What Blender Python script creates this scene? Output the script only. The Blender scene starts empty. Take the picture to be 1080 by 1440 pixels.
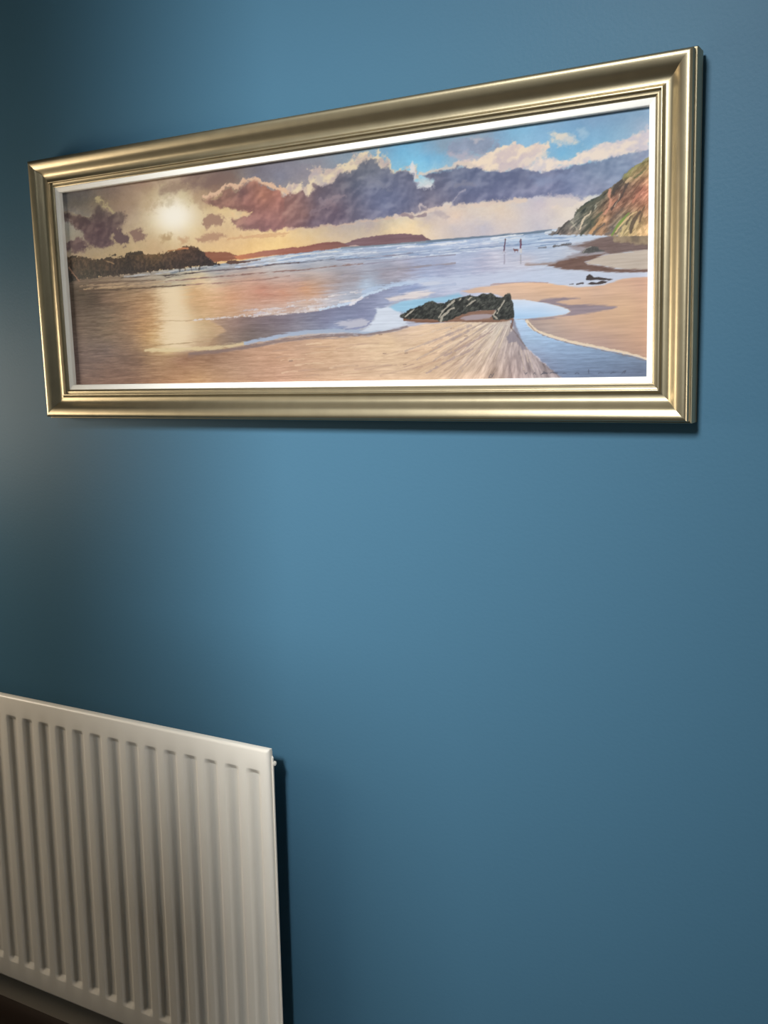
import bpy, bmesh, math, random
import numpy as np
from mathutils import Vector, Matrix

C = bpy.context.scene.collection
FZ = 0.9258                      # height of the picture frame's lower edge above the floor

# ------------------------------------------------------------------ camera
cam_d = bpy.data.cameras.new('camera')
cam = bpy.data.objects.new('camera', cam_d); C.objects.link(cam)
cam_d.sensor_fit = 'VERTICAL'; cam_d.sensor_height = 36.0
cam_d.lens = 1431.6 * 36.0 / 1440.0
cam_d.clip_start = 0.02
r_ = Vector((0.8652207, 0.50100757, -0.01961021))
u_ = Vector((-0.05218717, 0.12888652, 0.99028519))
w_ = Vector((-0.49866787, 0.85579184, -0.13766145))
M = Matrix((( r_.x, u_.x, -w_.x, 1.0965), (r_.y, u_.y, -w_.y, -1.0032),
            (r_.z, u_.z, -w_.z, 0.052 + FZ), (0, 0, 0, 1)))
cam.matrix_world = M
bpy.context.scene.camera = cam

# ------------------------------------------------------------------ world, lights, exposure
sc = bpy.context.scene
sc.view_settings.view_transform = 'Standard'
sc.view_settings.look = 'None'
sc.view_settings.gamma = 1.0
sc.view_settings.use_curve_mapping = False
sc.view_settings.exposure = 0.0
world = bpy.data.worlds.new('World'); sc.world = world; world.use_nodes = True
bg = world.node_tree.nodes['Background']
bg.inputs[0].default_value = (0.62, 0.78, 1.0, 1); bg.inputs[1].default_value = 1.0

def area(name, loc, target, sx, sy, power, color):
    l = bpy.data.lights.new(name, 'AREA'); l.shape = 'RECTANGLE'; l.size = sx; l.size_y = sy
    l.energy = power; l.color = color
    o = bpy.data.objects.new(name, l); C.objects.link(o); o.location = loc
    o.rotation_euler = (Vector(target) - Vector(loc)).to_track_quat('-Z', 'Z').to_euler()
    return o
XL, XR, YF, ZC = -0.75, 2.9, -1.85, 2.45      # room extents
k = area('daylight_front_window', (0.56, YF - 0.02, 1.95), (0.38, 0, 0.72), 0.45, 0.45, 10.5, (0.93, 0.97, 1.0))
k.data.spread = math.radians(60)           # beam narrowed to darken the wall's right and top; no deep reveal here
area('warm_light_left_window', (XL - 0.02, -0.48, 0.94), (XR, -0.48, 0.94), 0.64, 0.34, 13.0, (1.0, 0.85, 0.66))
area('daylight_right_window', (XR + 0.02, -0.36, 0.75), (XL, -0.30, 0.60), 0.5, 0.8, 20.0, (1.0, 0.93, 0.84))

# ------------------------------------------------------------------ materials
def mat(name, color, rough=0.5, metal=0.0, spec=0.5, bump=None, vary=None, coat=0.0):
    m = bpy.data.materials.new(name); m.use_nodes = True
    nt = m.node_tree; b = nt.nodes['Principled BSDF']
    b.inputs['Base Color'].default_value = (*color, 1); b.inputs['Roughness'].default_value = rough
    b.inputs['Metallic'].default_value = metal; b.inputs['Specular IOR Level'].default_value = spec
    b.inputs['Coat Weight'].default_value = coat
    tc = nt.nodes.new('ShaderNodeTexCoord')
    if vary:
        sc_, amt = vary
        n = nt.nodes.new('ShaderNodeTexNoise'); n.inputs['Scale'].default_value = 1.0; n.inputs['Detail'].default_value = 5
        mp = nt.nodes.new('ShaderNodeMapping'); mp.inputs['Scale'].default_value = sc_
        nt.links.new(tc.outputs['Object'], mp.inputs[0]); nt.links.new(mp.outputs[0], n.inputs['Vector'])
        cr = nt.nodes.new('ShaderNodeValToRGB')
        cr.color_ramp.elements[0].position = 0.3; cr.color_ramp.elements[1].position = 0.7
        cr.color_ramp.elements[0].color = (*[c * (1 - amt) for c in color], 1)
        cr.color_ramp.elements[1].color = (*[min(1, c * (1 + amt)) for c in color], 1)
        nt.links.new(n.outputs['Fac'], cr.inputs[0]); nt.links.new(cr.outputs[0], b.inputs['Base Color'])
    if bump:
        sc_, st, dist = bump
        n = nt.nodes.new('ShaderNodeTexNoise'); n.inputs['Scale'].default_value = 1.0; n.inputs['Detail'].default_value = 3
        mp = nt.nodes.new('ShaderNodeMapping')
        mp.inputs['Scale'].default_value = sc_ if hasattr(sc_, '__len__') else (sc_,) * 3
        nt.links.new(tc.outputs['Object'], mp.inputs[0]); nt.links.new(mp.outputs[0], n.inputs['Vector'])
        bp = nt.nodes.new('ShaderNodeBump'); bp.inputs['Strength'].default_value = st; bp.inputs['Distance'].default_value = dist
        nt.links.new(n.outputs['Fac'], bp.inputs['Height']); nt.links.new(bp.outputs[0], b.inputs['Normal'])
    return m

WALL = mat('teal_blue_eggshell_paint', (0.054, 0.132, 0.196), 0.46, spec=0.11, bump=(260, 0.25, 0.0006))
WHITEWALL = mat('pale_blue_paint', (0.16, 0.20, 0.23), 0.7)
CEIL = mat('white_ceiling_paint', (0.5, 0.49, 0.46), 0.9)
FLOORM = mat('dark_brown_wood', (0.028, 0.016, 0.010), 0.4, vary=((1.5, 22, 10), 0.35), bump=((3, 60, 10), 0.2, 0.0008))
SKIRT = mat('cream_gloss_paint', (0.40, 0.34, 0.26), 0.35)
RAD = mat('cream_radiator_enamel', (0.86, 0.79, 0.68), 0.32, spec=0.4, bump=(180, 0.06, 0.0004))
RADDK = mat('galvanised_steel', (0.35, 0.34, 0.32), 0.45, metal=0.7)
GOLD = mat('champagne_gold_leaf', (0.41, 0.34, 0.215), 0.375, metal=0.92, vary=((40, 40, 40), 0.06), bump=((500, 500, 500), 0.12, 0.0003))
GOLDSIDE = mat('dark_bronze_edge', (0.22, 0.16, 0.10), 0.45, metal=0.6)
LINER = mat('white_painted_slip', (0.93, 0.90, 0.82), 0.55, bump=(400, 0.1, 0.0003))
BACKING = mat('brown_backing_board', (0.30, 0.22, 0.15), 0.8)
GLASSFRAME = mat('white_window_frame', (0.8, 0.8, 0.78), 0.4)

# ------------------------------------------------------------------ helpers
def mesh_obj(name, verts, faces, m, parent=None, smooth=False, loc=None):
    me = bpy.data.meshes.new(name); me.from_pydata(verts, [], faces); me.update()
    if smooth:
        me.shade_smooth()
    me.materials.append(m)
    o = bpy.data.objects.new(name, me); C.objects.link(o)
    if parent is not None: o.parent = parent
    if loc: o.location = loc
    return o
def bm_obj(name, bm, m, parent=None, smooth=False):
    me = bpy.data.meshes.new(name); bm.to_mesh(me); bm.free()
    if smooth: me.shade_smooth()
    me.materials.append(m)
    o = bpy.data.objects.new(name, me); C.objects.link(o)
    if parent is not None: o.parent = parent
    return o
def box(bm, x0, x1, y0, y1, z0, z1, bevel=0.0):
    r = bmesh.ops.create_cube(bm, size=1.0)
    for v in r['verts']:
        v.co = Vector(((x0 + x1) / 2 + v.co.x * (x1 - x0), (y0 + y1) / 2 + v.co.y * (y1 - y0), (z0 + z1) / 2 + v.co.z * (z1 - z0)))
    if bevel:
        es = list({e for v in r['verts'] for e in v.link_edges})
        bmesh.ops.bevel(bm, geom=es, offset=bevel, segments=3, affect='EDGES', profile=0.5)
def cyl(bm, p0, p1, rad, seg=20):
    p0, p1 = Vector(p0), Vector(p1); d = p1 - p0
    mt = Matrix.Translation((p0 + p1) / 2) @ d.to_track_quat('Z', 'Y').to_matrix().to_4x4()
    bmesh.ops.create_cone(bm, cap_ends=True, segments=seg, radius1=rad, radius2=rad, depth=d.length, matrix=mt)
def empty(name, loc, label, cat, rot=(0, 0, 0)):
    o = bpy.data.objects.new(name, None); C.objects.link(o); o.location = loc; o.rotation_euler = rot
    o.empty_display_size = 0.05
    o['label'] = label; o['category'] = cat
    return o
def struct(o, label=None):
    o['kind'] = 'structure'
    if label: o['label'] = label
    return o

# ------------------------------------------------------------------ room shell
T = 0.12
def wall_box(name, x0, x1, y0, y1, z0, z1, m, label):
    bm = bmesh.new(); box(bm, x0, x1, y0, y1, z0, z1); return struct(bm_obj(name, bm, m), label)
wall_box('wall_back', XL - T, XR + T, 0, T, 0, ZC, WALL, 'teal blue painted wall behind the framed seascape and the radiator')
wall_box('floor', XL - T, XR + T, YF - T, T, -0.1, 0, FLOORM, 'dark brown wooden floor at the foot of the blue wall')
wall_box('ceiling', XL - T, XR + T, YF - T, T, ZC, ZC + 0.1, CEIL, 'white painted ceiling over the room')
def wall_with_hole(name, axis, p, thick, a0, a1, h0, h1, z0, z1, m, label):
    """wall along x (axis 0) or y (axis 1) at p, with a window hole a: h0..h1, z: z0..z1"""
    bm = bmesh.new()
    for (s, e, lo, hi) in ((a0, h0, 0, ZC), (h1, a1, 0, ZC), (h0, h1, 0, z0), (h0, h1, z1, ZC)):
        if axis == 0: box(bm, s, e, min(p, p + thick), max(p, p + thick), lo, hi)
        else: box(bm, min(p, p + thick), max(p, p + thick), s, e, lo, hi)
    return struct(bm_obj(name, bm, m), label)
wall_with_hole('wall_front', 0, YF, -T, XL, XR, 0.335, 0.785, 1.725, 2.175, WHITEWALL, 'off white painted wall with a window behind the viewer')
wall_with_hole('wall_left', 1, XL, -T, YF, 0, -0.80, -0.16, 0.77, 1.11, WALL, 'teal blue painted side wall with a window')
wall_with_hole('wall_right', 1, XR, T, YF, 0, -0.61, -0.11, 0.35, 1.15, WHITEWALL, 'pale painted side wall on the right with a window')
wall_box('unseen_low_shade_wall', 0.355, 0.475, -0.98, -0.88, 0, 1.17, WHITEWALL, 'added unseen half height wall shading the lower middle of the blue wall')  # added out of view to block the front window from the lower wall
wall_box('unseen_shade_wall', XL, 0.355, -0.98, -0.88, 0, ZC, WHITEWALL, 'added unseen wall shading the left of the blue wall')  # full-height blocker added out of view, shades the back wall's left part
# skirting with a moulded top edge, run along the back wall
prof = [(0, 0), (-0.015, 0), (-0.015, 0.075), (-0.0135, 0.082), (-0.010, 0.087), (-0.008, 0.093), (-0.005, 0.0975), (0, 0.1)]
vs = []; fs = []
for x in (XL, XR):
    for (y, z) in prof: vs.append((x, y, z))
n = len(prof)
for i in range(n): j = (i + 1) % n; fs.append((i, j, n + j, n + i))
fs += [tuple(range(n))[::-1], tuple(range(n, 2 * n))]
struct(mesh_obj('baseboard_back', vs, fs, SKIRT), 'cream skirting board along the foot of the blue wall')

# ------------------------------------------------------------------ radiator
rad = empty('radiator', (0.3629, 0, 0.0587), 'cream white ridged panel radiator on the blue wall below the seascape', 'radiator')
RW, RH = 0.756, 0.4583     # width, height
PITCH, CH_D = 0.0340, 0.0058
YFRONT = -0.040
def sstep(t):                       # straight slope with slightly rounded ends
    t = max(0, min(1, t)); r = 0.16
    if t < r: return t * t / (2 * r) / (1 - r)
    if t > 1 - r: return 1 - (1 - t) ** 2 / (2 * r) / (1 - r)
    return (t - r / 2) / (1 - r)
# coordinates relative to the radiator root: x from -RW to 0, z from 0 to RH
TS = [0, 0.08, 0.16, 0.5, 0.84, 0.92, 1]
xs = []
right_front = -0.01225
k = 0
chan = []
while True:
    b = right_front - k * PITCH; a = b - 0.0240
    if a < -RW + 0.012: break
    chan.append((a, b)); k += 1
WL = 0.0080
for (a, b) in chan:
    for i in range(7):
        t = TS[i]
        xs.append((a + WL * t, sstep(t)))
        xs.append((b - WL * t, sstep(t)))
xs += [(-0.0045, 0), (-RW + 0.0045, 0)]
xs.sort()
z_lo, z_hi = 0.0306, 0.4307
WZ = 0.0085
zs = [(0.0045, 0)]
for i in range(7):
    t = TS[i]; zs.append((z_lo + WZ * t, sstep(t))); zs.append((z_hi - WZ * t, sstep(t)))
zs += [(RH - 0.0045, 0)]; zs.sort()
Rr = 0.0045
def ext(lst, lo, hi):
    out = []
    for i in (4, 3, 2, 1):
        a = math.radians(22.5 * i); out.append((lo + Rr - Rr * math.sin(a), 0, Rr * (1 - math.cos(a))))
    out = [(lo, 0, 0.0085)] + out + [(p, s, 0) for p, s in lst]
    for i in (1, 2, 3, 4):
        a = math.radians(22.5 * i); out.append((hi - Rr + Rr * math.sin(a), 0, Rr * (1 - math.cos(a))))
    out.append((hi, 0, 0.0085))
    return out
X = ext(xs, -RW, 0.0); Z = ext(zs, 0.0, RH)
vs = []; fs = []
for (x, sx, ex) in X:
    for (z, sz, ez) in Z:
        vs.append((x, YFRONT + CH_D * sx * sz + max(ex, ez), z))
nz = len(Z)
for i in range(len(X) - 1):
    for j in range(nz - 1):
        a = i * nz + j; fs.append((a, a + nz, a + nz + 1, a + 1))
mesh_obj('front_panel', vs, fs, RAD, rad, smooth=True)
# the two pressed sheets are welded on a thin seam flange whose corners are cut back
bm = bmesh.new()
co = 0.012; e = 0.0016
ring = [(-RW - e, co), (-RW + co, -e), (-co, -e), (e, co), (e, RH - co), (-co * 0.45, RH - 0.001), (-RW + co, RH - 0.001), (-RW - e, RH - co)]
fv = [bm.verts.new((x, YFRONT + 0.0072, z)) for x, z in ring]; bv = [bm.verts.new((x, YFRONT + 0.0092, z)) for x, z in ring]
bm.faces.new(fv[::-1]); bm.faces.new(bv)
for i in range(8): j = (i + 1) % 8; bm.faces.new((fv[i], fv[j], bv[j], bv[i]))
bmesh.ops.recalc_face_normals(bm, faces=bm.faces)
bm_obj('seam_flange', bm, RAD, rad)
# rear sheet
bm = bmesh.new(); box(bm, -RW + 0.002, -0.002, YFRONT + 0.0092, YFRONT + 0.0125, 0.004, RH - 0.004, 0.001); bm_obj('rear_panel', bm, RAD, rad)
bm = bmesh.new(); cyl(bm, (-0.0065, YFRONT + 0.011, RH - 0.020), (0.0024, YFRONT + 0.011, RH - 0.020), 0.0030)
cyl(bm, (0.0024, YFRONT + 0.011, RH - 0.020), (0.0031, YFRONT + 0.011, RH - 0.020), 0.0018, 6)
bm_obj('air_vent_boss', bm, RAD, rad)
for bx in (-0.15, -RW + 0.15):
    bm = bmesh.new()
    box(bm, bx - 0.015, bx + 0.015, -0.003, 0, 0.03, RH - 0.04)
    box(bm, bx - 0.002, bx + 0.002, YFRONT + 0.0125, -0.003, 0.05, 0.09)
    box(bm, bx - 0.002, bx + 0.002, YFRONT + 0.0125, -0.003, RH - 0.10, RH - 0.06)
    bm_obj('wall_bracket', bm, RADDK, rad)

# ------------------------------------------------------------------ framed seascape
OX0, OX1, OZ0, OZ1 = -0.0022, 0.8630, -0.0032, 0.3358      # outer edge of the moulding
lean = math.atan(0.0175)
pic = empty('framed_painting', (0, 0, FZ), 'long champagne gold framed seascape at sunset hanging on the blue wall', 'painting', (lean, 0, 0))
PKEY = [(0.0022, 0.0272), (0.0027, 0.0284), (0.0038, 0.0294), (0.0054, 0.0299), (0.0072, 0.0299), (0.0100, 0.0293), (0.0128, 0.0283), (0.0150, 0.0269), (0.0175, 0.0247),
        (0.0200, 0.0227), (0.0222, 0.0215), (0.0245, 0.0210), (0.0272, 0.0209), (0.0288, 0.0214)]
def catmull(pts, n):
    out = []
    for i in range(len(pts) - 1):
        p = [pts[max(0, min(len(pts) - 1, i + q))] for q in (-1, 0, 1, 2)]
        for s in range(n):
            t = s / n
            out.append(tuple(0.5 * (2 * p[1][c] + (p[2][c] - p[0][c]) * t + (2 * p[0][c] - 5 * p[1][c] + 4 * p[2][c] - p[3][c]) * t * t
                       + (3 * p[1][c] - p[0][c] - 3 * p[2][c] + p[3][c]) * t ** 3) for c in (0, 1)))
    return out + [pts[-1]]
PROFILE = [(0, 0), (0, 0.0195), (0.0006, 0.0203), (0.0019, 0.0206), (0.0022, 0.0212)] + catmull(PKEY, 4) + [(0.0296, 0.0226), (0.0302, 0.0232), (0.0310, 0.0234),
           (0.0320, 0.0231), (0.0325, 0.0212), (0.0327, 0.0200), (0.0342, 0.0197), (0.0345, 0.0201), (0.0358, 0.0200), (0.0363, 0.0194),
           (0.0380, 0.0187), (0.0383, 0.0175), (0.0383, 0.008), (0.0383, 0)]
LPROF = [(0.0372, 0.006), (0.0378, 0.0178), (0.0386, 0.0184), (0.0435, 0.0174), (0.0443, 0.0168), (0.0446, 0.0158), (0.0446, 0.0112), (0.0446, 0.006)]
def rail(name, profile, side, m, parent, smooth=True):
    """one mitred length of moulding; side 0 bottom, 1 right, 2 top, 3 left"""
    vs = []; n = len(profile)
    for end in (0, 1):
        for (uu, d) in profile:
            if side == 0: p = ((OX0 + uu) if end == 0 else (OX1 - uu), -d, OZ0 + uu)
            elif side == 2: p = ((OX1 - uu) if end == 0 else (OX0 + uu), -d, OZ1 - uu)
            elif side == 1: p = (OX1 - uu, -d, (OZ0 + uu) if end == 0 else (OZ1 - uu))
            else: p = (OX0 + uu, -d, (OZ1 - uu) if end == 0 else (OZ0 + uu))
            vs.append(p)
    # densify along the length is not needed: straight extrusion
    fs = [(i, i + 1, n + i + 1, n + i) for i in range(n - 1)] + [(n - 1, 0, n, 2 * n - 1)]
    fs += [tuple(range(n))[::-1], tuple(range(n, 2 * n))]
    o = mesh_obj(name, vs, fs, m, parent)
    bm = bmesh.new(); bm.from_mesh(o.data); bmesh.ops.recalc_face_normals(bm, faces=bm.faces)
    bm.to_mesh(o.data); bm.free()
    if smooth:
        o.data.shade_smooth()
        o.data.set_sharp_from_angle(angle=math.radians(38))
    return o
for s in range(4): rail('frame_rail', PROFILE, s, GOLD, pic)
for s in range(4): 
    o = rail('inner_slip', LPROF, s, LINER, pic)
    o['label'] = 'narrow white slip inside the gold moulding'
bm = bmesh.new(); box(bm, OX0 + 0.0385, OX1 - 0.0385, -0.0060, -0.001, OZ0 + 0.0385, OZ1 - 0.0385); bm_obj('backing_board', bm, BACKING, pic)

# ------------------------------------------------------------------ the painted canvas (flat artwork, pigment colours per vertex, divided by the light on them)
# Artwork points were traced in image pixels; TO_PIXEL maps a canvas position (metres) to them.
TO_PIXEL = np.array([[691.21835, -87.74337, 79.61405], [-202.74882, -1086.96747, 583.71379], [-0.35559, -0.10884, 1.0]])
CX0, CX1, CZ0, CZ1 = OX0 + 0.0425, OX1 - 0.0425, OZ0 + 0.0425, OZ1 - 0.0425
NX, NZ = 1240, 400
gxs = np.linspace(CX0, CX1, NX); gzs = np.linspace(CZ0, CZ1, NZ)
U, V = np.meshgrid(gxs, gzs); U = U.ravel(); V = V.ravel()
den = TO_PIXEL[2, 0] * U + TO_PIXEL[2, 1] * V + 1
PX = (TO_PIXEL[0, 0] * U + TO_PIXEL[0, 1] * V + TO_PIXEL[0, 2]) / den
PY = (TO_PIXEL[1, 0] * U + TO_PIXEL[1, 1] * V + TO_PIXEL[1, 2]) / den
rng = np.random.RandomState(7)
TAB = rng.rand(512, 512).astype(np.float32)
def vnoise(x, y, o=0):
    x = x + 37.3 * o; y = y + 91.7 * o
    xi = np.floor(x).astype(int); yi = np.floor(y).astype(int); fx = x - xi; fy = y - yi
    fx = fx * fx * (3 - 2 * fx); fy = fy * fy * (3 - 2 * fy)
    g = lambda a, b: TAB[(a) % 512, (b) % 512]
    return (g(xi, yi) * (1 - fx) + g(xi + 1, yi) * fx) * (1 - fy) + (g(xi, yi + 1) * (1 - fx) + g(xi + 1, yi + 1) * fx) * fy
def fbm(x, y, octv=4, seed=0, gain=0.55):
    s = 0; a = 1; t = 0
    for o in range(octv):
        s = s + a * vnoise(x * 2 ** o, y * 2 ** o, o + seed * 7 + 1); t += a; a *= gain
    return np.clip((s / t * 2 - 1) * 2.1, -1.3, 1.3)
um, vm = U * 1000, V * 1000                    # millimetres on the canvas
N_cloud = fbm(um / 14, vm / 10, 5, 1, 0.62)
N_cloud2 = fbm(um / 6, vm / 4.5, 4, 2, 0.6)
N_fine = fbm(um / 2.2, vm / 1.6, 3, 3)
N_streak = fbm(um / 26, vm / 1.5, 4, 4, 0.6)
N_streak2 = fbm(um / 9, vm / 0.9, 3, 5, 0.6)
N_rough = fbm(um / 3.5, vm / 3.0, 4, 6, 0.65)
def rbf(samples, sm=0.0, scale=60.0):
    """smooth colour field through sampled pigments (thin plate)"""
    S = np.array(samples, float); P = S[:, :2] / scale; F = S[:, 2:]
    n = len(P); d = np.linalg.norm(P[:, None] - P[None], axis=2)
    K = np.where(d > 0, d, 0) + np.eye(n) * -sm
    A = np.zeros((n + 3, n + 3)); A[:n, :n] = K; A[:n, n] = 1; A[:n, n + 1:] = P; A[n, :n] = 1; A[n + 1:, :n] = P.T
    w = np.linalg.solve(A, np.vstack([F, np.zeros((3, 3))]))
    def f(x, y):
        x = x / scale; y = y / scale
        out = w[n][None] + x[:, None] * w[n + 1] + y[:, None] * w[n + 2]
        for i in range(n):
            out = out + np.sqrt((x - P[i, 0]) ** 2 + (y - P[i, 1]) ** 2)[:, None] * w[i]
        return out
    return f
def seg_dist(x, y, a, b):
    ax, ay = a; bx, by = b; dx, dy = bx - ax, by - ay; L2 = dx * dx + dy * dy + 1e-9
    t = np.clip(((x - ax) * dx + (y - ay) * dy) / L2, 0, 1)
    return np.hypot(x - ax - t * dx, y - ay - t * dy), t
def poly_mask(pts, soft=1.0, amp=0.0, noise=None, grow=0.0):
    """returns (index, mask) for the pixels near a closed outline"""
    P = np.array(pts, float); m = soft + amp + abs(grow) + 2
    idx = np.nonzero((WX > P[:, 0].min() - m) & (WX < P[:, 0].max() + m) & (WY > P[:, 1].min() - m) & (WY < P[:, 1].max() + m))[0]
    x, y = WX[idx], WY[idx]; d = np.full(len(idx), 1e9); ins = np.zeros(len(idx), bool)
    for i in range(len(P)):
        a, b = P[i], P[(i + 1) % len(P)]
        d = np.minimum(d, seg_dist(x, y, a, b)[0])
        if a[1] != b[1]:
            c = ((a[1] > y) != (b[1] > y)) & (x < (b[0] - a[0]) * (y - a[1]) / (b[1] - a[1]) + a[0]); ins ^= c
    sd = np.where(ins, d, -d) + grow
    if amp: sd = sd + amp * noise[idx]
    k = np.clip(sd / soft * 0.5 + 0.5, 0, 1); return idx, k * k * (3 - 2 * k)
WX, WY = PX, PY
IMG = np.zeros((NX * NZ, 3))
def lay(idx, m, col, op=1.0):
    col = np.asarray(col, float)
    if col.ndim == 1: col = col[None]
    a = (m * op)[:, None]; IMG[idx] = IMG[idx] * (1 - a) + col * a
def shape(pts, col, soft=1.0, amp=0.0, noise=None, op=1.0, grow=0.0, tex=None):
    idx, m = poly_mask(pts, soft, amp, noise if noise is not None else N_rough, grow)
    if callable(col): col = col(PX[idx], PY[idx])
    else: col = np.repeat(np.array(col, float)[None], len(idx), 0)
    if tex is not None:
        n, k = tex; col = col + n[idx][:, None] * np.asarray(k, float)
    lay(idx, m, col, op)
def stroke(pts, w, col, op=1.0, amp=0.0, noise=None, brk=None, w1=None, soft=0.8):
    P = np.array(pts, float); m = max(w, w1 or 0) + amp + 2
    idx = np.nonzero((WX > P[:, 0].min() - m) & (WX < P[:, 0].max() + m) & (WY > P[:, 1].min() - m) & (WY < P[:, 1].max() + m))[0]
    x, y = WX[idx], WY[idx]; best = np.full(len(idx), 1e9); pos = np.zeros(len(idx)); n = len(P) - 1
    for i in range(n):
        d, t = seg_dist(x, y, P[i], P[i + 1]); c = d < best; best = np.where(c, d, best); pos = np.where(c, (i + t) / n, pos)
    ww = w if w1 is None else w + (w1 - w) * pos
    sd = ww / 2 - best
    if amp: sd = sd + amp * (noise if noise is not None else N_rough)[idx]
    k = np.clip(sd / soft + 0.5, 0, 1)
    if brk is not None: k = k * np.clip(0.5 + brk * N_streak2[idx] + 0.5, 0, 1)
    lay(idx, k, col, op)
ALL = np.arange(NX * NZ)

# ---- sky
sky = rbf([(88,275,85,82,78),(120,275,95,88,82),(100,290,95,88,78),(150,275,115,98,85),(180,262,130,108,92),(200,255,140,112,98),(215,270,165,140,112),
(190,290,140,115,95),(170,300,145,118,92),(140,282,125,110,88),(90,300,150,138,118),(100,325,150,140,110),(110,335,140,125,95),(100,360,160,135,95),(150,355,165,140,95),
(190,345,185,155,105),(215,340,190,155,105),(225,350,190,155,105),(250,350,205,170,115),(215,310,200,180,135),(225,285,190,170,135),(250,275,190,175,140),
(245,262,165,145,120),(270,280,185,160,120),(270,300,215,195,145),(280,320,215,185,130),(240,335,205,175,120),(243,303,228,212,170),(260,255,130,105,95),(290,250,120,98,90),
(330,240,118,105,100),(300,265,135,105,92),(350,235,120,112,115),(380,230,122,118,128),(400,225,128,125,135),(395,250,125,125,140),(360,248,120,115,125),
(310,290,215,185,130),(330,300,225,195,140),(320,320,215,180,125),(350,330,228,190,130),(400,325,235,200,140),(300,335,215,175,120),(300,350,222,182,118),
(350,345,232,190,120),(390,345,238,200,130),(410,350,235,195,130),(430,215,130,135,145),(460,212,135,145,158),(500,207,130,150,165),(520,205,140,165,180),
(430,240,140,135,145),(450,230,140,140,150),(480,220,130,145,160),(540,212,120,165,195),(560,215,115,180,215),(575,225,125,192,225),(590,215,120,182,215),
(600,210,130,175,205),(620,205,135,160,180),(590,230,130,198,230),(600,222,115,182,220),(620,222,118,178,212),(640,212,145,168,190),(585,245,145,202,228),(600,258,200,212,215),
(650,195,135,165,185),(680,190,140,165,185),(700,190,125,160,190),(720,182,125,178,210),(740,180,128,182,215),(700,205,135,175,205),(760,195,135,182,215),(780,178,130,172,205),
(830,170,125,162,195),(860,165,122,160,192),(900,155,130,166,195),(850,190,130,178,210),(880,185,140,178,205),(900,178,160,182,205),(830,200,125,178,212),(790,215,118,182,218),
(440,322,212,188,150),(480,317,185,170,160),(500,326,200,184,165),(520,314,180,165,160),(540,326,218,196,162),(560,322,238,212,170),(580,316,238,214,175),(600,320,226,206,180),
(600,307,200,185,180),(640,302,230,205,185),(640,322,200,190,190),(680,302,217,202,190),(700,292,228,208,188),(680,320,195,190,200),(720,305,222,206,194),(740,317,208,200,202),
(760,282,200,190,200),(780,286,224,208,195),(820,280,228,215,202),(780,305,216,205,200),(760,322,195,190,198),(800,302,224,212,200),(840,300,210,205,205)])
IMG[:] = sky(PX + 3 * N_cloud, PY + 3 * N_cloud2) + (N_cloud * 4 + N_fine * 2)[:, None]
IMG[:, 2] += 16 * np.clip((460 - PX) / 120, 0, 1) * np.clip((PY - 285) / 25, 0, 1)
IMG[:, 1] += 4 * np.clip((460 - PX) / 120, 0, 1) * np.clip((PY - 285) / 25, 0, 1)
# sun through haze
dx, dy = (PX - 244) / 30, (PY - 302) / 27
g = np.exp(-(dx * dx / 2.6 + dy * dy / 2.4) ** .9) ; lay(ALL, g, (228, 206, 160), 0.75)
rays = np.clip(.5 + .9 * fbm(np.arctan2(PY - 303, PX - 244) * 5, np.hypot(PX - 244, PY - 303) / 60, 3, 41), 0, 1)
lay(ALL, np.exp(-(dx * dx + (dy + .5) ** 2 * .55) ** .8 * .45) * rays, (214, 190, 158), .5)
g = np.exp(-(dx * dx * 1.05 + dy * dy * 1.1) ** 1.35); lay(ALL, g, (246, 238, 220), 1)
for pts, c, o in (([(225,262),(238,268),(244,285),(236,292),(226,278)], (195,178,145), .6), ([(250,262),(262,266),(272,285),(262,290),(252,280)], (205,188,150), .5),
                  ([(268,268),(285,272),(300,286),(285,290),(270,284)], (160,130,105), .5), ([(205,280),(222,284),(214,296),(200,292)], (175,148,115), .5)):
    shape(pts, c, 7, 5, N_cloud2, o)
for pts, c in (([(262,255),(290,248),(325,240),(332,252),(310,262),(292,268),(275,266)], (122,98,90)), ([(225,262),(250,258),(262,262),(258,268),(240,270),(226,272)], (140,115,98))):
    shape(pts, c, 6, 5, N_cloud, .7)
N_big = fbm(um / 22, vm / 15, 5, 21, 0.6); N_big2 = fbm(um / 22, vm / 15, 5, 22, 0.6)
N_med = fbm(um / 7, vm / 6, 4, 23, 0.6); N_med2 = fbm(um / 7, vm / 6, 4, 24, 0.6)
WX = PX + 2.2 * N_big + 2.0 * N_med; WY = PY + 1.6 * N_big2 + 1.8 * N_med2
# brush relief: billows lighter on their upper left flank
RELIEF = fbm(um / 15, vm / 11, 3, 31, 0.42) - fbm((um + 2.6) / 15, (vm - 2.8) / 11, 3, 31, 0.42)
RELIEF = np.clip((RELIEF - RELIEF.mean()) * 2.1 - .35 + .15 * N_cloud2, -1.2, 1.2)
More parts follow.
